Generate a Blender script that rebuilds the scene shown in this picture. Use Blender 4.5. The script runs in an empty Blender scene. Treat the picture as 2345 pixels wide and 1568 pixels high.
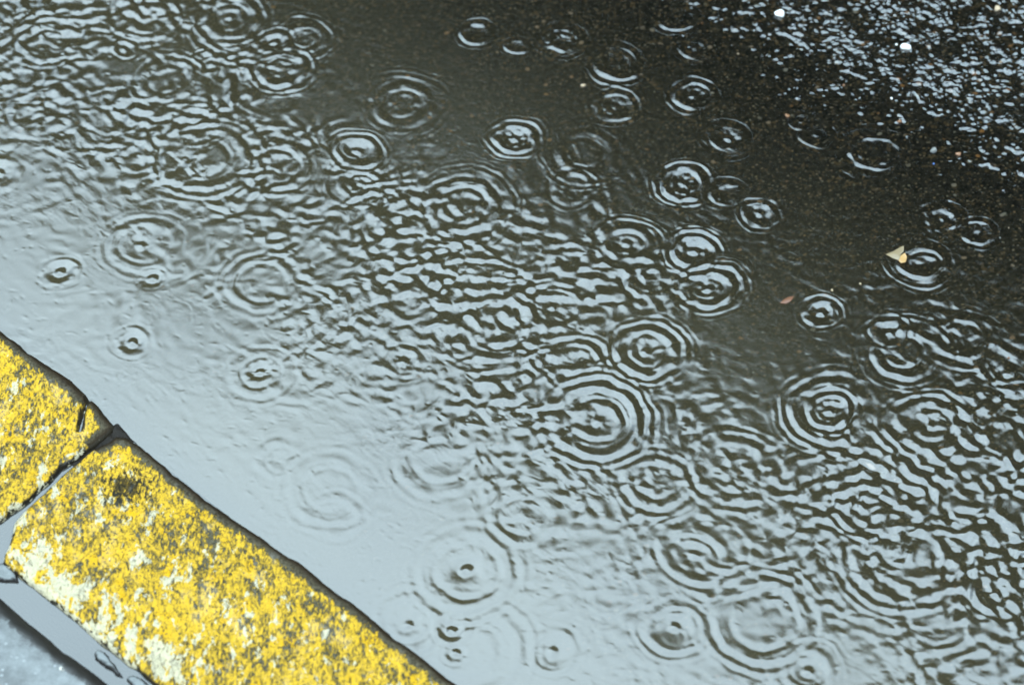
import bpy, math, random
import numpy as np
from mathutils import Vector

random.seed(4)
rng = np.random.default_rng(11)
sc = bpy.context.scene
COL = sc.collection

# ---------------------------------------------------------------- camera, light, exposure
PITCH = math.radians(50.0)          # looking down at the gutter
DIST = 1.9                          # lens to the middle of the puddle
WID = 0.75                          # metres across the frame at that distance
CAMF = np.array([0, math.cos(PITCH), -math.sin(PITCH)])
CAMC = -CAMF * DIST
CAMR = np.array([1.0, 0, 0]); CAMU = np.cross(CAMR, CAMF)
cam = bpy.data.cameras.new("camera"); cam.clip_start = .05; cam.clip_end = 500
cam.sensor_width = 36; cam.angle = 2 * math.atan(WID / 2 / DIST)
cam.dof.use_dof = True; cam.dof.focus_distance = DIST - .02; cam.dof.aperture_fstop = 7
co = bpy.data.objects.new("camera", cam); COL.objects.link(co)
co.location = CAMC; co.rotation_euler = (math.pi / 2 - PITCH, 0, 0)
sc.camera = co

w = bpy.data.worlds.new("World"); sc.world = w; w.use_nodes = True
nt = w.node_tree; nt.nodes.clear()
SUN_EL, SUN_ROT = math.radians(58), math.radians(215)
o_ = nt.nodes.new("ShaderNodeOutputWorld"); bg = nt.nodes.new("ShaderNodeBackground")
sky = nt.nodes.new("ShaderNodeTexSky"); sky.sky_type = 'NISHITA'; sky.sun_disc = False
sky.sun_elevation = SUN_EL; sky.sun_rotation = SUN_ROT
tc = nt.nodes.new("ShaderNodeTexCoord"); sep = nt.nodes.new("ShaderNodeSeparateXYZ")
cr = nt.nodes.new("ShaderNodeValToRGB")                       # overcast: bright overhead, dimmer low down
e = cr.color_ramp.elements
e[0].position = 0.0; e[0].color = (5.0, 6.6, 8.4, 1)
e[1].position = 0.95; e[1].color = (29.0, 38.0, 44.5, 1)
m = e.new(.62); m.color = (14.0, 19.3, 24.0, 1)
m = e.new(.78); m.color = (34.5, 44.5, 50.5, 1)
nz = nt.nodes.new("ShaderNodeTexNoise"); nz.inputs['Scale'].default_value = 2.6; nz.inputs['Detail'].default_value = 5
mr = nt.nodes.new("ShaderNodeMapRange"); mr.inputs[1].default_value = .3; mr.inputs[2].default_value = .7
mr.inputs[3].default_value = .86; mr.inputs[4].default_value = 1.12
mul = nt.nodes.new("ShaderNodeVectorMath"); mul.operation = 'SCALE'
mix = nt.nodes.new("ShaderNodeMixRGB"); mix.inputs[0].default_value = .9
L = nt.links.new
L(tc.outputs['Generated'], sep.inputs[0]); L(sep.outputs[2], cr.inputs[0])
L(tc.outputs['Generated'], nz.inputs['Vector']); L(nz.outputs[0], mr.inputs[0])
L(cr.outputs[0], mul.inputs[0]); L(mr.outputs[0], mul.inputs['Scale'])
L(sky.outputs[0], mix.inputs[1]); L(mul.outputs[0], mix.inputs[2])
dt = nt.nodes.new("ShaderNodeVectorMath"); dt.operation = 'DOT_PRODUCT'
dt.inputs[1].default_value = (.60, .80, 0)                    # towards the far side of the street
at = nt.nodes.new("ShaderNodeMath"); at.operation = 'ARCTAN2'
wob = nt.nodes.new("ShaderNodeMath"); wob.operation = 'MULTIPLY_ADD'; wob.inputs[1].default_value = .16
bank = nt.nodes.new("ShaderNodeMapRange"); bank.interpolation_type = 'SMOOTHSTEP'
bank.inputs[1].default_value = math.radians(53 + 4.6); bank.inputs[2].default_value = math.radians(64 + 4.6)
bank.inputs[3].default_value = .60; bank.inputs[4].default_value = 1.12
mul2 = nt.nodes.new("ShaderNodeVectorMath"); mul2.operation = 'SCALE'
L(tc.outputs['Generated'], dt.inputs[0]); L(sep.outputs[2], at.inputs[0]); L(dt.outputs['Value'], at.inputs[1])
L(nz.outputs[0], wob.inputs[0]); L(at.outputs[0], wob.inputs[2]); L(wob.outputs[0], bank.inputs[0])
L(mix.outputs[0], mul2.inputs[0]); L(bank.outputs[0], mul2.inputs['Scale'])
L(mul2.outputs[0], bg.inputs[0]); bg.inputs[1].default_value = .12; L(bg.outputs[0], o_.inputs[0])

sl = bpy.data.lights.new("sun", 'SUN'); sl.energy = .8; sl.angle = math.radians(40); sl.color = (1, .96, .88)
so = bpy.data.objects.new("sun", sl); COL.objects.link(so)
so.rotation_euler = Vector((math.sin(SUN_ROT) * math.cos(SUN_EL), math.cos(SUN_ROT) * math.cos(SUN_EL), math.sin(SUN_EL))).to_track_quat('Z', 'Y').to_euler()
sc.view_settings.view_transform = 'Standard'; sc.view_settings.look = 'None'
sc.view_settings.exposure = 0.0; sc.view_settings.gamma = 1
sc.render.engine = 'CYCLES'
sc.cycles.max_bounces = 8; sc.cycles.transparent_max_bounces = 12

# ---------------------------------------------------------------- helpers
def un(x, y, z=0.0):
    """point of the level z seen at (x, y) of a 2345 x 1568 view"""
    t = WID / 2 / DIST
    d = CAMF + CAMR * (x - 1172.5) / 1172.5 * t - CAMU * (y - 784) / 1172.5 * t
    return CAMC + d * (z - CAMC[2]) / d[2]
PX = WID / 2345

ZK = 0.05                                                    # kerb top over the water
kd = un(1059, 1568, ZK) - un(0, 745, ZK); kd /= np.linalg.norm(kd)
nd = np.array([-kd[1], kd[0], 0.0])                          # from the kerb out into the road
def uv(p): return np.array([p[0] * kd[0] + p[1] * kd[1], p[0] * nd[0] + p[1] * nd[1]])
VK = uv(un(500, 1143, ZK))[1]                                # kerb face
VW = uv(un(2075, 262))[1] + .030                                    # edge of the puddle on the camber

def tag(o, label=None, cat=None, group=None, kind=None):
    if label: o['label'] = label
    if cat: o['category'] = cat
    if group: o['group'] = group
    if kind: o['kind'] = kind
    return o

def mesh_obj(name, verts, faces, mat, parent=None, smooth=True, attrs=None):
    me = bpy.data.meshes.new(name)
    verts = np.asarray(verts, np.float32); faces = np.asarray(faces, np.int32)
    me.vertices.add(len(verts)); me.vertices.foreach_set('co', verts.ravel())
    me.loops.add(faces.size); me.loops.foreach_set('vertex_index', faces.ravel())
    me.polygons.add(len(faces))
    me.polygons.foreach_set('loop_start', np.arange(0, faces.size, faces.shape[1], dtype=np.int32))
    me.polygons.foreach_set('use_smooth', np.full(len(faces), smooth))
    me.update(calc_edges=True)
    for k, a in (attrs or {}).items():
        at = me.attributes.new(k, 'FLOAT', 'POINT'); at.data.foreach_set('value', a.astype(np.float32).ravel())
    me.materials.append(mat)
    o = bpy.data.objects.new(name, me); COL.objects.link(o); o.parent = parent
    return o

def grid_faces(nx, ny, keep=None):
    i = np.arange(nx * ny, dtype=np.int32).reshape(ny, nx)
    f = np.stack([i[:-1, :-1], i[:-1, 1:], i[1:, 1:], i[1:, :-1]], -1)
    if keep is not None:
        k = keep[:-1, :-1] & keep[:-1, 1:] & keep[1:, 1:] & keep[1:, :-1]
        return f[k]
    return f.reshape(-1, 4)

def sheet(name, X, Y, Z, mat, keep=None, attrs=None, parent=None):
    ny, nx = X.shape
    f = grid_faces(nx, ny, keep)
    used = np.zeros(nx * ny, bool); used[f.ravel()] = True
    remap = np.cumsum(used) - 1
    V = np.stack([X, Y, Z], -1).reshape(-1, 3)[used]
    at = {k: a.ravel()[used] for k, a in (attrs or {}).items()}
    return mesh_obj(name, V, remap[f], mat, parent, True, at)

def axis(lo, hi, step, far, g=1.09):
    a = list(np.arange(lo, hi, step))
    s = step; x = a[-1]; up = []
    while x < far: s *= g; x += s; up.append(x)
    s = step; x = a[0]; dn = []
    while x > -far: s *= g; x -= s; dn.append(x)
    return np.array(dn[::-1] + a + up)

def hash2(i, j, s):
    h = (i.astype(np.int64) * 374761393 + j.astype(np.int64) * 668265263 + s * 974634777) & 0xffffffff
    h = ((h ^ (h >> 13)) * 1274126177) & 0xffffffff
    return ((h ^ (h >> 16)) & 0xffffff) / float(0xffffff)

def vnoise(x, y, s=0):
    i = np.floor(x).astype(np.int64); j = np.floor(y).astype(np.int64)
    fx = x - i; fy = y - j; fx = fx * fx * (3 - 2 * fx); fy = fy * fy * (3 - 2 * fy)
    a = hash2(i, j, s); b = hash2(i + 1, j, s); c = hash2(i, j + 1, s); d = hash2(i + 1, j + 1, s)
    return (a + (b - a) * fx + (c - a) * fy + (a - b - c + d) * fx * fy) * 2 - 1

def fbm(x, y, s=0, o=4):
    r = 0; a = .5
    for k in range(o):
        r = r + a * vnoise(x, y, s + k * 17); x = x * 2.03 + 5.1; y = y * 2.03 - 3.7; a *= .55
    return r

def stones(x, y, s=0):
    """rounded stone caps, 0..1, one per jittered cell"""
    i = np.floor(x).astype(np.int64); j = np.floor(y).astype(np.int64)
    h = np.zeros_like(x)
    for di in (-1, 0, 1):
        for dj in (-1, 0, 1):
            a, b = i + di, j + dj
            px = a + .15 + .7 * hash2(a, b, s); py = b + .15 + .7 * hash2(a, b, s + 1)
            r = .38 + .4 * hash2(a, b, s + 2); hh = .35 + .65 * hash2(a, b, s + 3)
            an = hash2(a, b, s + 4) * 3.14; q = .6 + .4 * hash2(a, b, s + 5)
            dx, dy = x - px, y - py
            ex = dx * np.cos(an) + dy * np.sin(an); ey = (-dx * np.sin(an) + dy * np.cos(an)) / q
            d2 = (ex * ex + ey * ey) / (r * r)
            h = np.maximum(h, hh * np.sqrt(np.clip(1 - d2, 0, 1)))
    return h

def smax(a, b, k):
    m = np.maximum(a, b)
    return m + k * np.log(np.exp((a - m) / k) + np.exp((b - m) / k))

def sstep(a, b, x):
    t = np.clip((x - a) / (b - a), 0, 1); return t * t * (3 - 2 * t)

# ---------------------------------------------------------------- materials
class NM:
    def __init__(s, name):
        s.m = bpy.data.materials.new(name); s.m.use_nodes = True; s.t = s.m.node_tree; s.t.nodes.clear()
        s.out = s.t.nodes.new("ShaderNodeOutputMaterial")
        s.co = s.t.nodes.new("ShaderNodeTexCoord").outputs['Object']
    def n(s, typ, **kw):
        nd_ = s.t.nodes.new(typ)
        for k, v in kw.items():
            if k.startswith('_'): setattr(nd_, k[1:], v); continue
            k = int(k[1:]) if k[0] == 'i' and k[1:].isdigit() else k
            sock = nd_.inputs[k]
            if hasattr(v, 'is_linked'): s.t.links.new(v, sock)
            else: sock.default_value = v
        return nd_
    def map(s, scale=(1, 1, 1), rot=0.0, loc=(0, 0, 0)):
        return s.n("ShaderNodeMapping", Vector=s.co, Scale=scale, Rotation=(0, 0, rot), Location=loc).outputs[0]
    def noise(s, scale, detail=4, rough=.6, vec=None, dist=0.0):
        return s.n("ShaderNodeTexNoise", Vector=vec or s.co, Scale=scale, Detail=detail, Roughness=rough, Distortion=dist).outputs[0]
    def vor(s, scale, vec=None, out='Distance', feature='F1'):
        return s.n("ShaderNodeTexVoronoi", _feature=feature, Vector=vec or s.co, Scale=scale).outputs[out]
    def rng(s, v, a, b, c=0.0, d=1.0):
        return s.n("ShaderNodeMapRange", i0=v, i1=a, i2=b, i3=c, i4=d).outputs[0]
    def math(s, op, a, b=0.0, c=0.0):
        return s.n("ShaderNodeMath", _operation=op, i0=a, i1=b, i2=c).outputs[0]
    def mix(s, f, a, b):
        q = s.t.nodes.new("ShaderNodeMixRGB")
        for sock, v in zip(q.inputs, (f, a, b)):
            if hasattr(v, 'is_linked'): s.t.links.new(v, sock)
            else: sock.default_value = v if not isinstance(v, tuple) else v + (1,) * (4 - len(v))
        return q.outputs[0]
    def attr(s, name): return s.n("ShaderNodeAttribute", _attribute_name=name).outputs['Fac']
    def bump(s, h, dist, strength=1.0):
        return s.n("ShaderNodeBump", Height=h, Distance=dist, Strength=strength).outputs[0]
    def pbr(s, col, rough=.5, normal=None, coat=None, cr=.05, spec=.5, cn=None):
        kw = {'Base Color': col if hasattr(col, 'is_linked') else col + (1,), 'Roughness': rough, 'Specular IOR Level': spec}
        if coat is not None: kw['Coat Weight'] = coat; kw['Coat Roughness'] = cr; kw['Coat IOR'] = 1.5
        p = s.n("ShaderNodeBsdfPrincipled", **kw)
        if normal is not None: s.t.links.new(normal, p.inputs['Normal'])
        if cn is not None: s.t.links.new(cn, p.inputs['Coat Normal'])
        s.t.links.new(p.outputs[0], s.out.inputs[0]); return p

KROT = -math.atan2(kd[1], kd[0])                            # puts texture x along the kerb

# water: mirror-like surface over murky runoff, clear only where it is shallow
def water_mat(name, murk=(.049, .040, .020), ior=2.0):
    q = NM(name)
    fr = q.n("ShaderNodeFresnel", IOR=ior).outputs[0]
    gl = q.n("ShaderNodeBsdfGlossy", Color=(1, 1, 1, 1), Roughness=.125).outputs[0]
    mk = q.mix(q.rng(q.noise(6.0, 3), .3, .7), murk, tuple(c * .82 for c in murk))
    df = q.n("ShaderNodeBsdfDiffuse", Color=mk).outputs[0]
    tr = q.n("ShaderNodeBsdfTransparent", Color=(.93, .94, .90, 1)).outputs[0]
    body = q.n("ShaderNodeMixShader", i0=q.attr("turbidity"), i1=tr, i2=df).outputs[0]
    s = q.n("ShaderNodeMixShader", i0=fr, i1=body, i2=gl).outputs[0]
    q.t.links.new(s, q.out.inputs[0]); return q.m
M_water = water_mat("rain_water"); M_joint = water_mat("joint_rain_water", (.04, .04, .035), 1.78)

# asphalt: black binder, brown and tan aggregate
q = NM("asphalt")
cell = q.n("ShaderNodeTexVoronoi", Vector=q.map((1, 1.25, 1), KROT), Scale=330.0, Randomness=1.0)
cellc = q.n("ShaderNodeSeparateColor", i0=cell.outputs['Color'])
big = q.n("ShaderNodeTexVoronoi", Vector=q.map((1, 1.2, 1), KROT), Scale=120.0)
bigc = q.n("ShaderNodeSeparateColor", i0=big.outputs['Color'])
base = q.mix(q.rng(q.noise(260.0, 5, .7), .40, .66), (.003, .0026, .002), (.034, .027, .017))
base = q.mix(q.rng(q.noise(170.0, 4, .7, q.map((1, 1, 1), 0, (7, 2, 0))), .56, .70), base, (.10, .062, .026))
agg = q.mix(cellc.outputs[1], (.20, .12, .05), (.17, .15, .105))
sel = q.math('MULTIPLY', q.rng(cellc.outputs[0], .62, .90), q.rng(cell.outputs['Distance'], .45, .3))
c1 = q.mix(q.math('MULTIPLY', sel, q.rng(q.noise(900., 2), .35, .55)), base, agg)
selb = q.math('MULTIPLY', q.rng(bigc.outputs[0], .90, .94), q.rng(big.outputs['Distance'], .30, .2))
c2 = q.mix(selb, c1, q.mix(bigc.outputs[2], (.26, .12, .035), (.2, .18, .14)))
q.pbr(c2, .9, q.bump(q.noise(700., 4), .0006, .6), spec=.03)
M_asph = q.m

# worn yellow road paint over granite
def kerb_mat():
    q = NM("worn_yellow_paint")
    v = q.map((1.0, .5, 1.0), KROT + .25)
    fine = q.noise(470., 7, .72, v, .2); mid = q.noise(120., 6, .66, v, .4); big = q.noise(26., 4, .6, v)
    edge = q.attr("edge"); back = q.attr("back"); hgt = q.attr("relief")
    wear = q.math('ADD', q.math('MULTIPLY', fine, .62), q.math('MULTIPLY', mid, .38))
    wear = q.math('ADD', wear, q.math('MULTIPLY', q.math('SUBTRACT', big, .5), .16))
    th = q.math('SUBTRACT', wear, q.rng(edge, .002, .010, .30, .0))
    paint = q.rng(th, .438, .462); pitn = q.noise(620., 5, .75); paint = q.math('MULTIPLY', paint, q.rng(pitn, .385, .43))
    thick = q.rng(th, .465, .54)
    stone = q.mix(q.rng(q.noise(520., 4, .7), .38, .62), (.028, .024, .013), (.11, .094, .058))
    stone = q.mix(q.rng(edge, .003, .009), q.mix(q.noise(260., 5, .7), (.008, .005, .0025), (.032, .020, .009)), stone)
    yel = q.mix(thick, (.22, .14, .02), (.50, .30, .02))
    yel = q.mix(q.rng(q.noise(60., 4, .6, q.map((1, 1, 1), 0, (3, 1, 0))), .56, .66), yel, (.50, .28, .008))
    col = q.mix(paint, stone, yel)
    col = q.mix(q.rng(q.math('ADD', q.attr('rim'), q.math('MULTIPLY', q.math('SUBTRACT', mid, .5), .006)), .0026, .0012), col, (.018, .014, .008))
    # pale lime, bare aggregate and painted-in wet glints of sky, most along the back
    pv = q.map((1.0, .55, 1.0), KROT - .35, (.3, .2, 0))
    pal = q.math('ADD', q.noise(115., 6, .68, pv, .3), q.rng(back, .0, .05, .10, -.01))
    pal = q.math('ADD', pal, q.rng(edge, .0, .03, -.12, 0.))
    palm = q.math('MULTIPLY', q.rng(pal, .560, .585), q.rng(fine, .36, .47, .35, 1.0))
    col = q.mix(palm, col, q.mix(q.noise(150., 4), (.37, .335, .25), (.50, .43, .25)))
    # one black scuff
    sv = q.n("ShaderNodeVectorMath", _operation='DISTANCE', i0=q.co)
    c = un(287, 1115, ZK); sv.inputs[1].default_value = tuple(c)
    sc_ = q.math('ADD', sv.outputs['Value'], q.math('MULTIPLY', q.math('SUBTRACT', fine, .5), .075))
    col = q.mix(q.rng(sc_, .016, .008, 0., .9), col, (.014, .013, .009))
    h = q.math('ADD', q.math('MULTIPLY', paint, .5), q.math('MULTIPLY', fine, 1.2))
    nrm = q.bump(h, .0009, .8)
    coat = q.rng(q.noise(70., 5, .65, pv),   .54, .64, .0, .6)
    coat = q.math('MULTIPLY', coat, q.rng(edge, .003, .010, .04, 1.)); q.pbr(col, .5, nrm, coat, .09, .10, q.bump(q.noise(170., 3, .5, v), .0012, .8))
    return q.m
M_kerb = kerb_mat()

q = NM("wet_concrete")
vv = q.n("ShaderNodeTexVoronoi", Vector=q.map((1, 1, 1), .4), Scale=78.0)
vc = q.n("ShaderNodeSeparateColor", i0=vv.outputs['Color'])
v2 = q.n("ShaderNodeTexVoronoi", Vector=q.co, Scale=240.0)
v2c = q.n("ShaderNodeSeparateColor", i0=v2.outputs['Color'])
b = q.mix(q.rng(q.noise(60., 6, .7), .35, .65), (.05, .053, .05), (.14, .15, .145))
b = q.mix(q.math('MULTIPLY', q.rng(v2c.outputs[0], .7, .8), q.rng(v2.outputs['Distance'], .3, .2)), b, (.17, .18, .175))
b = q.mix(q.math('MULTIPLY', q.rng(vc.outputs[0], .60, .64), q.rng(vv.outputs['Distance'], .26, .18)), b, (.75, .70, .58))
b = q.mix(q.rng(q.math('ADD', q.attr('edge'), q.math('MULTIPLY', q.math('SUBTRACT', q.noise(150., 5, .7), .5), .016)), .0150, .0125), b, (.012, .010, .007))
q.pbr(b, .5, q.bump(q.noise(420., 4), .0004, .8), q.rng(q.attr('edge'), .010, .014, .05, .72), .16, .4, q.bump(q.noise(200., 3), .0006, .7))
M_slab = q.m

q = NM("dark_mortar")
q.pbr(q.mix(q.noise(300., 4), (.006, .005, .004), (.025, .02, .015)), .8, q.bump(q.noise(500., 4), .001), .08, .2, .1)
M_mort = q.m
def plain(name, a, b, rough=.5, scale=400., coat=.5):
    q = NM(name); q.pbr(q.mix(q.noise(scale, 4), a, b), rough, q.bump(q.noise(scale * 2, 3), .0003), coat, .08); return q.m

# ---------------------------------------------------------------- ring waves of a raindrop (capillary-gravity, shallow)
KK = np.linspace(20, 2300, 360); DK = KK[1] - KK[0]
OM = np.sqrt((9.81 * KK + 7.3e-5 * KK ** 3) * np.tanh(KK * .009))
RR = np.linspace(0, .17, 520)
TH = (np.arange(420) + .5) / 420 * math.pi
J0 = np.zeros((len(RR), len(KK)))
for th_ in TH: J0 += np.cos(np.outer(RR, KK) * math.sin(th_))
J0 /= len(TH)
def kernel(R, a):
    t = R / .235
    S = np.exp(-(KK * a) ** 2 / 4) * np.exp(-2 * 1.6e-6 * KK ** 2 * t) * KK
    eta = J0 @ (S * np.cos(OM * t)) * DK
    eta *= np.exp(-(np.maximum(RR - R * 1.35, 0) / .012) ** 2) * (1 - sstep(.15, .17, RR))
    inner = np.clip(RR / (R * .6), 0, 1) ** .5
    s = np.abs(np.gradient(eta, RR)) * inner
    return eta / s.max()
KC = {}
def getk(R, a):
    key = (round(R / .003) * .003, a)
    if key not in KC: KC[key] = kernel(max(key[0], .006), a)
    return KC[key]

sx, sy = WID / 2, .36
gx = axis(-.44, .44, .00068, 7.0); gy = axis(-.325, .385, .00068, 12.0)
X, Y = np.meshgrid(gx, gy)
U = X * kd[0] + Y * kd[1]; V = X * nd[0] + Y * nd[1]

# warp so that rings are not drawn with compasses
WX = .0020 * vnoise(X * 28, Y * 28, 3) + .0008 * vnoise(X * 90, Y * 90, 5) + .0003 * vnoise(X * 220, Y * 220, 15)
WY = .0020 * vnoise(X * 28, Y * 28, 4) + .0008 * vnoise(X * 90, Y * 90, 6) + .0003 * vnoise(X * 220, Y * 220, 16)
H = np.zeros_like(X)
def splat(px, py, R, A, a=.0028, asym=.3, centre=0.0, field=None, warp=1.0):
    lim = min(R * 1.35 + .03, .168)
    i0, i1 = np.searchsorted(gx, (px - lim, px + lim)); j0, j1 = np.searchsorted(gy, (py - lim, py + lim))
    if i1 <= i0 or j1 <= j0: return
    sl_ = (slice(j0, j1), slice(i0, i1))
    dx = X[sl_] - px + WX[sl_] * warp; dy = Y[sl_] - py + WY[sl_] * warp
    r = np.sqrt(dx * dx + dy * dy); an = np.arctan2(dy, dx); ph = rng.uniform(0, 6.28)
    mod = 1 + asym * .8 * np.cos(an - ph)
    for k_ in (2, 3, 4, 5, 7, 9): mod = mod + asym * rng.normal() * .30 * np.cos(k_ * an + rng.uniform(0, 6.28))
    mod = 1 + (mod - 1) * np.clip(r / max(.5 * R, .006), 0, 1) ** 1.5
    z = np.interp(r, RR, getk(R, a)) * mod * A
    if centre: z = z + centre * .0011 * np.exp(-(r / .0032) ** 2) - centre * .0006 * np.exp(-(r / .0075) ** 2)
    (H if field is None else field)[sl_] += z

# rings seen in the photograph: x, y, radius (2345-wide view), slope, centre bump
RINGS = [
 (530,38,62,.34,.8),(485,150,38,.30,1),(282,115,26,.3,1),(330,50,62,.22,0),(625,95,28,.25,1),(40,5,62,.3,0),(110,95,62,.25,0),
 (100,250,75,.2,0),(440,270,60,.3,1),(465,365,95,.34,0),(630,380,82,.3,0),(0,400,46,.22,1),(325,565,76,.16,.8),(135,625,30,.24,1.6),
 (345,640,14,.22,1.6),(650,160,52,.3,0),(380,180,62,.28,0),(690,90,50,.22,0),(1097,76,36,.32,0),(1185,105,26,.2,0),(1285,92,38,.34,0),
 (1415,145,58,.24,0),(1555,40,42,.34,.6),(1415,245,40,.3,.4),(925,240,72,.2,0),(820,345,46,.36,1.4),(825,420,50,.32,1),(1180,315,46,.38,1.4),
 (1345,350,70,.26,0),(1060,470,82,.3,0),(1435,560,50,.36,1),(905,500,50,.28,0),(1310,430,40,.2,0),(1595,115,35,.36,1),(1593,220,44,.34,1),
 (1670,318,38,.34,1.2),(1835,280,26,.26,1),(1868,312,28,.28,1),(2005,350,60,.42,0),(1570,420,46,.36,.6),(1670,440,30,.2,0),(1740,490,30,.3,.8),
 (2160,500,38,.38,1.2),(2245,528,35,.36,1.2),(1585,572,45,.38,1.6),(2110,600,50,.38,.6),(1620,660,52,.38,1.6),(1875,718,36,.36,1.4),
 (2030,760,34,.3,1),(2070,810,72,.3,0),(2195,775,60,.34,0),(1905,940,48,.38,1.2),(1905,940,84,.2,0),(2130,975,62,.26,.6),(1480,805,66,.36,1),
 (1020,665,34,.26,1.4),(1275,710,60,.3,1),(1140,750,92,.3,0),(925,825,28,.24,1.2),(1320,835,56,.3,0),(1365,965,95,.36,.8),(1010,1060,92,.24,0),
 (760,1120,85,.2,0),(600,650,78,.22,0),(800,700,92,.22,0),(600,855,36,.26,1.2),(600,855,66,.14,0),(700,850,92,.2,0),(305,780,34,.22,1.4),
 (640,1050,50,.22,0),(765,1180,52,.16,0),(1070,1305,102,.2,1.8),(1040,1437,28,.18,1.6),(1065,1490,118,.16,0),(1050,1495,20,.14,1),
 (935,1430,62,.2,.6),(1270,1490,40,.2,.6),(1200,1185,72,.2,0),(1500,1105,62,.28,0),(1590,1270,70,.26,1),(1545,1440,56,.28,.8),
 (1740,1420,100,.28,0),(1975,1160,56,.36,1),(2060,1285,102,.34,.8),(2285,1365,46,.36,1.4),(1850,1530,50,.28,.8),(1660,1250,60,.2,0),
 (2330,1010,70,.22,0),(2230,1100,80,.22,0),(1680,1080,90,.16,0),(2140,1420,80,.2,0),(1400,1350,60,.1,0),(860,880,60,.12,0),
]
for (x, y, r, a, c) in RINGS:
    if y < 720 and x > 1500: a *= 1.25
    if y > 1230 and x < 1150: a *= 1.7
    if x == 760: a *= .7
    if y > 900 and x > 1900: a *= .72
    p = un(x, y); a = a * rng.uniform(.55, 1.1) if (x, y) not in ((2005,350),(1365,965),(1905,940),(135,625),(305,780)) else a * 1.3
    g = .30 + .50 * min(1, max(0, (uv(p)[1] - VK - .10) / .32)); r *= .84
    far = min(1, max(0, (uv(p)[1] - VK - .10) / .30)); splat(p[0], p[1], r * PX, a * g * .58, .0033 - .0010 * far, .5, c, None, 1.3)
    splat(p[0], p[1], r * PX * 1.04, a * g * (.12 + .26 * far), .0015, .8, 0, None, 1.6)
    splat(p[0] + rng.normal() * .001, p[1] + rng.normal() * .001, max(r * PX * .52, .006), a * g * .5, .0019, .6, 0, None, 1.0)

# chop left by older drops: busiest in the flow down the middle of the gutter
BG = np.zeros_like(X)
SPOT = np.zeros_like(X)
for _ in range(5200):                                       # little pits and bumps where crests cross
    px, py = rng.uniform(-.44, .44), rng.uniform(-.33, .40)
    v = px * nd[0] + py * nd[1]
    if v < VK + .0 or v > VW - .10: continue
    i = int(np.searchsorted(gx, px)); j = int(np.searchsorted(gy, py)); w_ = 9
    sl_ = (slice(max(j - w_, 0), j + w_), slice(max(i - w_, 0), i + w_))
    an = -.72 + rng.normal() * .5; la = rng.uniform(.0010, .0034); sa = rng.uniform(.0008, .0014)
    dx = X[sl_] - px; dy = Y[sl_] - py
    ex = dx * math.cos(an) + dy * math.sin(an); ey = -dx * math.sin(an) + dy * math.cos(an)
    SPOT[sl_] += rng.choice([-1, 1]) * sa * rng.uniform(.03, .17) * np.exp(-(ex / la) ** 2 - (ey / sa) ** 2)
PATH = [(-400,-100),(150,120),(450,330),(800,560),(1150,780),(1450,980),(1800,1180),(2150,1080),(2600,1350)]
PW = [un(*p)[:2] for p in PATH]
def pathdist(x, y):
    d = np.full(np.shape(x), 9.)
    for a_, b_ in zip(PW[:-1], PW[1:]):
        e_ = b_ - a_; t = np.clip(((x - a_[0]) * e_[0] + (y - a_[1]) * e_[1]) / (e_ @ e_), 0, 1)
        d = np.minimum(d, np.hypot(x - a_[0] - e_[0] * t, y - a_[1] - e_[1] * t))
    return d
n = 0
while n < 1100:
    px, py = rng.uniform(-.55, .55), rng.uniform(-.42, .48)
    v = px * nd[0] + py * nd[1]
    if v < VK - .02 or v > VW - .08: continue
    if rng.uniform() > .12 + math.exp(-(pathdist(px, py) / .085) ** 2): continue
    n += 1
    splat(px, py, rng.uniform(.018, .13), rng.uniform(.02, .085) , rng.choice([.0005, .0007, .0009, .0012, .0019]), .8, rng.choice([0, 0, .3]), BG, 2.6)
pd = pathdist(X, Y)
act = .32 + .85 * np.exp(-(pd / .10) ** 2)
bot = un(1900, 1480); act -= .10 * act * np.exp(-(((X - bot[0]) ** 2 + (Y - bot[1]) ** 2) / .17 ** 2))
for (x, y, r, k) in ((1000,40,.13,.85),(1150,200,.09,.8),(720,20,.05,.7),(1760,900,.10,.85),(1740,700,.06,.8),(1300,250,.08,.6),(250,950,.14,.7),(850,1300,.10,.7),(60,560,.07,.6),(480,1130,.08,.6)):
    p = un(x, y); act *= 1 - k * np.exp(-(((X - p[0]) ** 2 + (Y - p[1]) ** 2) / r ** 2))
act *= np.clip(.8 + .6 * vnoise(X * 14, Y * 14, 9) + .5 * vnoise(X * 45, Y * 45, 19), .05, 2)
H += SPOT * np.clip(act * 1.3, .34, 1.0)
tl = un(250, 150); act *= 1 - .4 * np.exp(-(((X - tl[0]) ** 2 + (Y - tl[1]) ** 2) / .13 ** 2))
H += BG * act * (.23 + .28 * sstep(VK + .14, VK + .42, V))
# very fine capillary wrinkles
H += (.00002 + .00010 * act) * fbm(U * 110 + WX * 900, V * 330 + WY * 900, 31, 3) * sstep(-.1, .5, vnoise(X * 30, Y * 30, 33) + .15) * sstep(VW - .05, VW - .14, V)

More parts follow.
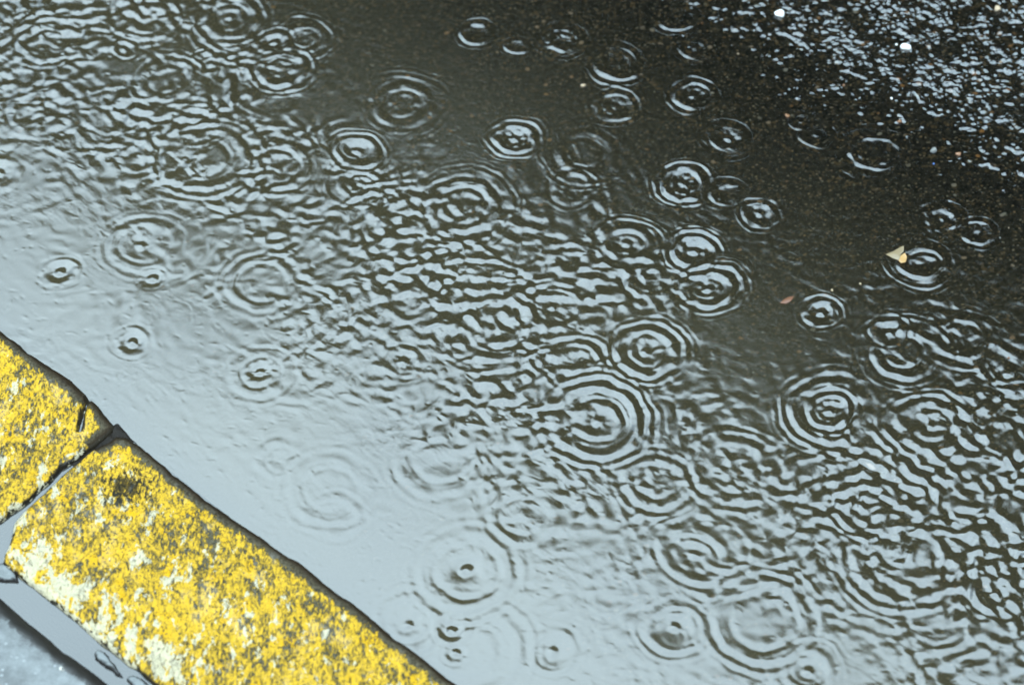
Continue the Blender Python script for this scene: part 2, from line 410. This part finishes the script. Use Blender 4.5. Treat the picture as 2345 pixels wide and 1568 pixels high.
# ---------------------------------------------------------------- road surface and water over it
depth_slope = .030
camber = (V - VW) * depth_slope + .0008 * vnoise(U * 9, V * 7, 40) * np.exp(-((V - VW) / .3) ** 2)
camber = np.where(V > VW + .3, (VW + .3 - VW) * depth_slope + (V - VW - .3) * .02, camber)
nearX = (np.abs(X) < .6) & (Y > -.2) & (Y < .6)
rock = np.zeros_like(X)
_x, _y = X[nearX], Y[nearX]
_a = _x + .5 * _y + .004 * vnoise(_x * 60, _y * 60, 81) ; _b = _y - .45 * _x + .004 * vnoise(_x * 60, _y * 60, 82)
rock[nearX] = .84 * (.0018 * stones(_a * 80, _b * 90, 50) ** 1.4 + .0020 * stones(_a * 165 + 3, _b * 180, 60) ** 1.4 + .0006 * stones(_a * 330, _b * 360, 64)
               + .0012 * fbm(X[nearX] * 60, Y[nearX] * 60, 70, 3)) - .0008
pit = un(2160, 292); du = (X - pit[0]) * kd[0] + (Y - pit[1]) * kd[1]; dv = (X - pit[0]) * nd[0] + (Y - pit[1]) * nd[1]
pitm = np.exp(-((du / .016) ** 2 + (dv / .007) ** 2) ** 1.5)
road = camber + rock * (1 - pitm) - .004 * pitm
sheet("road", X, Y, road, M_asph, keep=V > VK - .06)
bpy.data.objects["road"]['kind'] = 'structure'

shal = sstep(.0, .006, -camber - .0008)
level = H * (.25 + .75 * shal)
film = smax(level, np.full_like(level, 0.0) + (camber + .0006 + .0002 * vnoise(X * 35, Y * 45, 88)), .0003)
rl = VW - .030 + .012 * vnoise(U * 22, U * 0 + 3, 91) + .005 * vnoise(U * 80, V * 60, 92) + .0022 * vnoise(U * 260, V * 200, 94)      # lip of the puddle
lip = .0008 * np.exp(-((V - rl) / .0022) ** 2) * sstep(.1, .4, vnoise(U * 95, V * 30, 93))
lip += .0006 * np.exp(-((V - rl - .02 - .012 * vnoise(U * 30, U * 0, 95)) / .0018) ** 2) * sstep(.1, .4, vnoise(U * 110, V * 30, 96))
surf = smax(film + lip, road + .00005, .00025)
dep = surf - road
dsm = np.maximum(-camber - .0013, 0)
turb = (1 - np.exp(-(dsm / .0095) ** 1.6)) * .97
turb = np.clip(turb * (.93 + .12 * vnoise(X * 12, Y * 12, 90)), 0, 1)
sheet("puddle_water", X, Y, surf, M_water, keep=(V > VK - .06) & (V < VW + .45), attrs={"turbidity": turb})
bpy.data.objects["puddle_water"]['kind'] = 'structure'

# ---------------------------------------------------------------- kerb stones, footway
def poly_sd(px, py, poly):
    """distance to a closed outline, positive inside"""
    d = np.full(px.shape, 9.0); ins = np.zeros(px.shape, bool)
    k = len(poly)
    for i in range(k):
        a_, b_ = poly[i], poly[(i + 1) % k]
        e_ = b_ - a_; t = np.clip(((px - a_[0]) * e_[0] + (py - a_[1]) * e_[1]) / (e_ @ e_), 0, 1)
        d = np.minimum(d, np.hypot(px - a_[0] - e_[0] * t, py - a_[1] - e_[1] * t))
        c = ((a_[1] > py) != (b_[1] > py)) & (px < (b_[0] - a_[0]) * (py - a_[1]) / (b_[1] - a_[1] + 1e-12) + a_[0])
        ins ^= c
    return np.where(ins, d, -d)

def img_poly(pts, z): return [uv(un(x, y, z)) for x, y in pts]
def stone_block(name, poly, ztop, mat, ur, step, rfront, rback, bumps, seed, zlow=-.06, ext=1.2, front=None, back=None, crack=None):
    lo = np.min([p for p in poly], 0) - .006; hi = np.max([p for p in poly], 0) + .006
    us = [u_ for u_ in np.arange(max(lo[0], ur[0]), min(hi[0], ur[1]), step)]
    x = us[-1]; s = step
    while x < hi[0]: s *= 1.1; x += s; us.append(x)
    x = us[0]; s = step
    while x > lo[0]: s *= 1.1; x -= s; us.insert(0, x)
    us = np.array(us); vs = np.arange(max(lo[1], -1.0), hi[1], step)
    UU, VV = np.meshgrid(us, vs)
    wob = .0016 * fbm(UU * 60, VV * 60, seed, 4)
    d = poly_sd(UU, VV, poly) + wob
    fr = front - VV; bk = VV - back
    R = rback + (rfront - rback) * sstep(.04, .0, fr)
    dd = np.clip(d, 0, None)
    drop = np.where(dd < R, R - np.sqrt(np.maximum(R * R - (R - np.minimum(dd, R)) ** 2, 0)), 0)
    rel = fbm(UU * 70, VV * 45, seed + 3, 5); rel2 = fbm(UU * 16, VV * 14, seed + 9, 3)
    Z = ztop - drop + bumps * (rel * .0016 + rel2 * .002) * sstep(0, .006, dd)
    rim = dd
    if crack:
        a_, b_ = crack; e_ = b_ - a_; t = np.clip(((UU - a_[0]) * e_[0] + (VV - a_[1]) * e_[1]) / (e_ @ e_), 0, 1)
        dc = np.hypot(UU - a_[0] - e_[0] * t, VV - a_[1] - e_[1] * t) + wob * .7
        Z = Z - .004 * np.exp(-(dc / .0018) ** 2); rim = np.minimum(dd, np.abs(dc) * .8)
    out = np.clip(-d, 0, None)
    Z = Z - np.clip(out / .0012, 0, 1) * (ztop - zlow)
    WXp = UU * kd[0] + VV * nd[0]; WYp = UU * kd[1] + VV * nd[1]
    ed = np.minimum(fr + wob * 2, np.where(fr < .03, dd, 1.0))
    return sheet(name, WXp, WYp, Z, mat, keep=out < .0035,
                 attrs={"edge": (ed if mat is M_kerb else dd), "back": bk, "relief": rel, "rim": rim}), (UU, VV, Z)

A_img = [(257,985),(266,972),(245,947),(225,925),(201,900),(161,864),(120,836),(52,792),(0,748)]
A_tail = [(0,1189),(38,1163),(68,1139),(106,1102),(140,1070),(170,1052),(225,1011)]
B_img = [(264,993),(290,996),(319,1013),(379,1060),(444,1119),(569,1206),(683,1282),(744,1326),(820,1386),(896,1449),(972,1504),(1059,1568)]
B_tail = [(360,1565),(288,1512),(235,1470),(171,1417),(106,1364),(42,1318),(0,1290),(6,1268),(23,1231),(30,1201),(46,1176),(87,1134),(163,1068),(212,1026)]
def P(l): return img_poly(l, ZK)
Wk = uv(un(106, 1364, ZK))[1]
a_front = P(A_img); a_tail = P(A_tail)
VF = P([(744,1326)])[0][1]
polyA = a_front + [np.array([-1.4, P([(0,748)])[0][1]]), np.array([-1.4, Wk])] + [np.array([a_tail[0][0] - .014, Wk])] + a_tail
b_front = P(B_img); b_tail = P(B_tail)
polyB = b_front + [np.array([1.5, VF]), np.array([1.5, Wk])] + b_tail
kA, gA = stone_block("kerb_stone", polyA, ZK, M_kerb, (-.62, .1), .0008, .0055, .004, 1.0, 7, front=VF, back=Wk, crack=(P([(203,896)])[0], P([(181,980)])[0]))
tag(kA, "worn yellow painted kerb stone with a chipped corner, at the left edge above the joint", "kerb stone", "yellow kerb stones along the gutter")
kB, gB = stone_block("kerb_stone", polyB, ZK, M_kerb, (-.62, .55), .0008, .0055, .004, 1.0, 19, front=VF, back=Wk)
tag(kB, "worn yellow painted kerb stone with a black scuff, beside the grey paving slab", "kerb stone", "yellow kerb stones along the gutter")

slab_e = img_poly([(-60,1300),(0,1352),(49,1394),(95,1436),(152,1481),(209,1523),(258,1561),(420,1695)], ZK)
polyS = slab_e + [np.array([1.0, slab_e[-1][1]]), np.array([1.0, -.95]), np.array([-1.3, -.95]), np.array([-1.3, slab_e[0][1]])]
VS = uv(un(95, 1436, ZK))[1]
kS, _ = stone_block("paving_slab", polyS, ZK + .0015, M_slab, (-.5, .1), .0012, .012, .012, .35, 33, front=VS, back=-.95)
tag(kS, "wet grey concrete paving slab flecked with pale stones, in the bottom left corner", "paving slab")

# rainwater lying in the joints behind the kerb
fu = np.arange(-.62, .3, .0015); fv = np.arange(VS - .02, VF - .004, .0015)
FU, FV = np.meshgrid(fu, fv)
FZ = np.full_like(FU, ZK - .0042) + .00003 * fbm(FU * 50, FV * 50, 77, 3)
sheet("joint_water", FU * kd[0] + FV * nd[0], FU * kd[1] + FV * nd[1], FZ, M_joint, attrs={"turbidity": np.full_like(FU, .9)})
bpy.data.objects["joint_water"]['kind'] = 'structure'

def lump(name, poly_pts, z0, z1, mat, seed, step=.0009, rough=1.6, rad=.0025):
    poly = img_poly(poly_pts, z1)
    lo = np.min(poly, 0) - .004; hi = np.max(poly, 0) + .004
    UU, VV = np.meshgrid(np.arange(lo[0], hi[0], step), np.arange(lo[1], hi[1], step))
    d = poly_sd(UU, VV, poly) + .0016 * fbm(UU * 160, VV * 160, seed, 4)
    dd = np.clip(d, 0, None); out = np.clip(-d, 0, None)
    Z = z0 + (z1 - z0) * np.sqrt(np.clip(1 - (1 - np.minimum(dd / rad, 1)) ** 2, 0, 1)) + rough * .0008 * fbm(UU * 200, VV * 200, seed + 5, 4) * sstep(0, .002, dd)
    Z -= np.clip(out / .0015, 0, 1) * .012
    return sheet(name, UU * kd[0] + VV * nd[0], UU * kd[1] + VV * nd[1], Z, mat, keep=out < .0035, attrs={"edge": dd, "back": dd, "relief": dd})
q = NM("mortar_crust"); q.pbr(q.mix(q.rng(q.math("ADD", q.attr("edge"), q.math("MULTIPLY", q.math("SUBTRACT", q.noise(300., 4), .5), .004)), .0012, .0026), (.012, .010, .008), (.16, .17, .165)), .6, q.bump(q.noise(500., 4), .0008), .2, .2, .2); M_crust = q.m
tag(lump("mortar_joint", [(150,1056),(225,994),(250,972),(270,964),(290,982),(320,1012),(296,1022),(262,1018),(225,1044),(175,1088),(163,1076)], ZK - .016, ZK - .0034, M_mort, 3), "dark crumbling mortar filling the road end of the joint between the two kerb stones", "mortar")
tag(lump("mortar_joint", [(-30,1300),(8,1285),(42,1312),(44,1330),(10,1330),(-30,1315)], ZK - .006, ZK - .0015, M_crust, 9), "black mortar crust at the rounded back corner of the lower kerb stone", "mortar")
tag(lump("mortar_lump", [(214,1492),(222,1483),(246,1493),(268,1520),(280,1545),(262,1540),(236,1517),(216,1506)], ZK - .006, ZK - .0012, M_crust, 13), "ragged grey mortar lump standing in the joint water, nearest the left", "mortar lump", "mortar lumps in the joint water")
tag(lump("mortar_lump", [(288,1550),(305,1540),(325,1545),(348,1570),(380,1600),(345,1600),(300,1572)], ZK - .006, ZK - .0012, M_crust, 15), "ragged grey mortar lump in the joint water cut off by the bottom edge", "mortar lump", "mortar lumps in the joint water")

# far side of the footway, so that the slab has ground under it
pv_ = plain("paving_base", (.10, .11, .115), (.16, .17, .17), .6, 60.)
def box_uv(name, u0, u1, v0, v1, z0, z1, mat, parent=None):
    c = [(u, v, z) for z in (z0, z1) for (u, v) in ((u0, v0), (u1, v0), (u1, v1), (u0, v1))]
    vs = [(u * kd[0] + v * nd[0], u * kd[1] + v * nd[1], z) for u, v, z in c]
    return mesh_obj(name, vs, [(0, 3, 2, 1), (4, 5, 6, 7), (0, 1, 5, 4), (1, 2, 6, 5), (2, 3, 7, 6), (3, 0, 4, 7)], mat, parent, False)
tag(box_uv("footway", -9, 9, -6, VS - .004, -.3, ZK - .004, pv_), kind='structure')

# ---------------------------------------------------------------- loose stones and scraps
def pebble(x, y, wpx, hpx, ang, mat, z=None, flat=.6, seed=0, name="pebble"):
    import bmesh
    p = un(x, y)
    ix = np.searchsorted(gx, p[0]); iy = np.searchsorted(gy, p[1])
    zz = surf[iy, ix] if z is None else z
    zb = road[iy, ix]
    bm = bmesh.new(); bmesh.ops.create_icosphere(bm, subdivisions=3, radius=1)
    r_ = random.Random(seed)
    pl = [(Vector((r_.gauss(0, 1), r_.gauss(0, 1), r_.gauss(0, .6))).normalized(), r_.uniform(.5, .8)) for _ in range(11)]
    sm = 1 if wpx > 13 else .75; a_, b_ = sm * wpx * PX / 2, sm * hpx * PX / 2 / .77
    ca, sa = math.cos(ang), math.sin(ang)
    for v in bm.verts:
        c = v.co.copy(); k = 1.0
        for n_, d_ in pl:
            t = c.dot(n_)
            if t > d_: k = min(k, d_ / t + .02)
        c *= k
        X_, Y_, Z_ = c.x * a_, c.y * b_, c.z * min(a_, b_) * flat
        v.co = (X_ * ca - Y_ * sa, X_ * sa + Y_ * ca, Z_)
    me = bpy.data.meshes.new(name); bm.to_mesh(me); bm.free()
    for pg in me.polygons: pg.use_smooth = True
    me.materials.append(mat)
    o = bpy.data.objects.new(name, me); COL.objects.link(o)
    hgt = min(a_, b_) * flat
    o.location = (p[0], p[1], max(zb + hgt * .7, (zz + hgt * .35) if z is None else z))
    return o
M_white = plain("white_chipping", (.80, .79, .72), (.92, .91, .84), .4, 500., .5)
M_tan = plain("tan_stone", (.28, .20, .11), (.42, .32, .2), .5)
M_rust = plain("rust_stone", (.14, .06, .022), (.24, .11, .04), .5)
M_grey = plain("grey_stone", (.12, .12, .105), (.2, .2, .18), .5)
M_blue = plain("blue_chip", (.04, .10, .28), (.06, .13, .36), .4)
PEB = [
 (1785,35,33,19,-.75,M_white,"largest white stone chipping, lying where the wet asphalt meets the puddle at the top","white pebbles"),
 (2075,113,31,19,-.2,M_white,"white stone chipping at the end of a bright line of water on wet asphalt","white pebbles"),
 (2052,106,8,8,.5,M_white,"tiny white chip touching the second white stone","white pebbles"),
 (2042,226,9,9,0,M_white,"small round white chip just inside the edge of the puddle","white pebbles"),
 (1914,48,14,12,.4,M_grey,"pale grey stone set in wet asphalt right of the largest white chipping",None),
 (2283,32,24,16,-.3,M_tan,"tan triangular stone set in wet asphalt near the top right corner",None),
 (2060,280,17,9,.05,M_rust,"orange brown pebble on the puddle bed above the large single ring",None),
 (1932,196,12,9,.3,M_rust,"small rust coloured pebble under shallow water left of the small white chip",None),
 (1803,266,15,11,-.2,M_rust,"rust coloured pebble beside the double raindrop ring",None),
 (2138,345,22,14,-.1,M_grey,"smooth grey pebble under shallow water right of the large single ring",None),
 (2195,353,20,10,.1,M_rust,"dark red brown pebble at the wet edge of the puddle",None),
 (2138,375,10,6,.1,M_blue,"tiny bright blue chip under shallow water",None),
 (1905,665,11,9,-.4,M_tan,"small pale yellow pebble above the lone small raindrop ring",None),
 (2310,522,5,6,0,M_tan,"small pale speck near the right edge below the asphalt",None),
 (2290,545,8,6,0,M_grey,"pale grey speck right of the paired raindrop rings",None),
 (1336,197,16,9,.2,M_tan,"ochre pebble dimly seen in the dark water near the top centre",None),
 (2290,150,12,9,.6,M_tan,"tan grain on wet asphalt at the right edge",None),
 (1970,650,9,7,.2,M_tan,"faint ochre grain in dark water left of the triangular scrap",None),
 (1690,124,9,7,.2,M_tan,"pale tan grain right of the uppermost raindrop rings",None),
 (2310,819,9,8,.2,M_rust,"small gold grain near the right edge among ripples",None),
]
for i, (x, y, wp, hp, an, mt, lb, gp) in enumerate(PEB):
    tag(pebble(x, y, wp, hp, an, mt, None, .7, i), lb, "pebble", gp)

def scrap(name, pts, z, mat, thick=.0006, curl=.0008):
    ps = [un(x, y, z) for x, y in pts]; c = sum(ps) / len(ps); k = len(ps); rings = 5
    vs = []; fs = []
    for side in (1, -1):
        vs.append((c[0], c[1], z + side * thick / 2))
        for r_ in range(1, rings + 1):
            for p in ps:
                f = r_ / rings; q_ = c + (p - c) * f
                vs.append((q_[0], q_[1], z + side * thick / 2 * (1 - .5 * (f == 1)) + curl * f * f * math.sin(q_[0] * 300)))
    n1 = 1 + rings * k; tris = []
    for s_, off in enumerate((0, n1)):
        def T(a, b, c_): tris.append((a, b, c_) if s_ == 0 else (a, c_, b))
        for i in range(k):
            j = (i + 1) % k
            T(off, off + 1 + j, off + 1 + i)
            for r_ in range(rings - 1):
                a0 = off + 1 + r_ * k
                T(a0 + i, a0 + j, a0 + k + i); T(a0 + j, a0 + k + j, a0 + k + i)
    e0 = 1 + (rings - 1) * k
    for i in range(k):
        j = (i + 1) % k
        tris += [(e0 + i, e0 + j, n1 + e0 + i), (e0 + j, n1 + e0 + j, n1 + e0 + i)]
    return mesh_obj(name, vs, tris, mat, None, False)
M_leaf = plain("pale_leaf", (.15, .11, .055), (.23, .17, .085), .5, 300.)
M_leaf2 = plain("amber_leaf", (.30, .16, .045), (.40, .24, .075), .5, 300.)
M_leaf3 = plain("orange_leaf", (.10, .035, .012), (.15, .055, .018), .6, 300.)
lr = bpy.data.objects.new("leaf_scrap", None); COL.objects.link(lr); lr.location = (0, 0, 0)
tag(lr, "pale cream triangular leaf scrap floating in shallow water near the right edge", "leaf scrap")
s1 = scrap("leaf_blade", [(2028,583),(2045,574),(2062,566),(2070,564),(2069,577),(2062,583),(2068,592),(2060,596),(2045,590)], .0016, M_leaf); s1.parent = lr
s2 = scrap("leaf_stub", [(2064,584),(2072,580),(2077,590),(2074,601),(2064,602),(2058,596)], .0024, M_leaf2); s2.parent = lr
tag(scrap("leaf_fragment", [(1786,694),(1795,684),(1806,678),(1818,678),(1812,688),(1800,694)], .0012, M_leaf3), "narrow orange leaf fragment in the dark calm water right of centre", "leaf fragment")

# ---------------------------------------------------------------- building across the street (seen as the dark reflection)
DB = 10.0; HB = 13.0
q = NM("sooty_brick")
bt = q.n("ShaderNodeTexBrick", Vector=q.map((1, 1, 1), KROT), Scale=4.0)
bt.inputs['Color1'].default_value = (.022, .017, .013, 1); bt.inputs['Color2'].default_value = (.03, .023, .018, 1); bt.inputs['Mortar'].default_value = (.035, .03, .027, 1)
q.pbr(bt.outputs[0], .85); M_brick = q.m
M_slate = plain("slate", (.03, .032, .035), (.05, .052, .055), .7, 8., .0)
M_frame = plain("window_frame_paint", (.10, .10, .09), (.14, .14, .13), .5, 10., .0)
M_pane = plain("window_pane", (.012, .014, .016), (.02, .022, .024), .25, 3., .0)
br = bpy.data.objects.new("building", None); COL.objects.link(br); ROT = math.radians(5); br.location = (0, 0, 0)
tag(br, "dark brick building across the street, mirrored as the dark half of the puddle", "building")
def bpart(name, *a, mat, par):
    o = box_uv(name, *a, mat); o.parent = par; return o
bpart("wall", -24, 24, DB, DB + 8, 0, HB - .6, mat=M_brick, par=br)
bpart("cornice", -24.1, 24.1, DB - .15, DB + 8, HB - .598, HB, mat=M_slate, par=br)
for u_ in (-13.6, -8.3, 2.5, 9.0):  # unseen chimneys, added to break up the reflected roofline
    ch = bpart("added_chimney", u_, u_ + 1.5, DB + .5, DB + 1.3, HB + .002, HB + 1.1, mat=M_brick, par=br)
    for k_ in range(3): bpart("added_chimney_pot", u_ + .2 + k_ * .42, u_ + .45 + k_ * .42, DB + .75, DB + 1.0, HB + 1.102, HB + 1.55, mat=M_slate, par=ch)
for fl in range(4):
    for i in range(-5, 6):
        u0 = i * 4.0 - .6; z0 = 1.4 + fl * 3.1
        wn = bpart("window", u0, u0 + 1.2, DB - .05, DB - .002, z0, z0 + 1.9, mat=M_frame, par=br)
        bpart("pane", u0 + .08, u0 + 1.12, DB - .06, DB - .052, z0 + .08, z0 + 1.82, mat=M_pane, par=wn)
br.rotation_euler.z = ROT

# unseen street trees, added so their thinning tops soften the dark reflection's edge
M_bark = plain("bark", (.03, .025, .02), (.06, .05, .04), .9, 30., .0)
q = NM("leaves"); q.pbr(q.mix(q.noise(3., 3), (.022, .030, .012), (.04, .05, .02)), .7, spec=.2); M_leaves = q.m
c5, s5 = math.cos(ROT), math.sin(ROT)
kr = np.array([kd[0] * c5 - kd[1] * s5, kd[0] * s5 + kd[1] * c5]); nr = np.array([nd[0] * c5 - nd[1] * s5, nd[0] * s5 + nd[1] * c5])
for ti, tu in enumerate((-24.5, -19.2, -14.4, -9.3, -4.1, 1.6, 7.2)):
    t = bpy.data.objects.new("added_street_tree", None); COL.objects.link(t)
    b = kr * tu + nr * 8.6; t.location = (b[0], b[1], 0)
    tag(t, "dark leafy street tree across the road, mirrored as part of the puddle's dark half", "tree", "added street trees mirrored in the puddle")
    R_ = np.random.default_rng(100 + ti); top = (13.9 if tu < -6 else 12.9) + R_.uniform(-.9, .7)
    vs, fs = [], []
    def limb(p0, p1, r0, r1, k=8):
        p0, p1 = np.array(p0, float), np.array(p1, float); d = p1 - p0; d /= np.linalg.norm(d)
        a1 = np.cross(d, (.3, .9, .1)); a1 /= np.linalg.norm(a1); a2 = np.cross(d, a1); o0 = len(vs)
        for p, r__ in ((p0, r0), (p1, r1)):
            for i in range(k):
                an = 2 * math.pi * i / k; vs.append(p + r__ * (a1 * math.cos(an) + a2 * math.sin(an)))
        for i in range(k): fs.append((o0 + i, o0 + (i + 1) % k, o0 + k + (i + 1) % k, o0 + k + i))
    limb((0, 0, 0), (.1, 0, 6.5), .24, .17); limb((.1, 0, 6.4), (.05, .1, top - 1.5), .17, .04)
    for _ in range(9):
        z0 = R_.uniform(6, top - 3); an = R_.uniform(0, 6.28)
        limb((.1, 0, z0), (2.2 * math.cos(an), 1.4 * math.sin(an), z0 + R_.uniform(1.5, 3)), .07, .02)
    mesh_obj("trunk", vs, fs, M_bark, t)
    nl = 3600
    dirs = R_.normal(size=(nl, 3)); dirs /= np.linalg.norm(dirs, axis=1)[:, None]
    rad = R_.uniform(.15, 1, nl) ** .6
    lump_ = 1 + .25 * np.sin(dirs[:, 0] * 5 + ti) * np.cos(dirs[:, 2] * 6 + ti * 2)
    half = (top - 7) / 2
    loc = dirs * (rad * lump_)[:, None] * (2.9, 1.5, half); u_, v_, z_ = loc[:, 0], loc[:, 1], loc[:, 2] + 7 + half
    C3 = np.stack([u_ * kr[0] + v_ * nr[0], u_ * kr[1] + v_ * nr[1], z_], -1)
    A_ = R_.normal(size=(nl, 3)); A_ /= np.linalg.norm(A_, axis=1)[:, None]
    B_ = np.cross(A_, R_.normal(size=(nl, 3))); B_ /= np.linalg.norm(B_, axis=1)[:, None]
    sz = R_.uniform(.06, .13, (nl, 1))
    Q = np.stack([C3 - A_ * sz * 1.5, C3 + B_ * sz * .8, C3 + A_ * sz * 1.5, C3 - B_ * sz * .8], 1).reshape(-1, 3)
    mesh_obj("crown", Q, np.arange(nl * 4).reshape(-1, 4), M_leaves, t, False)
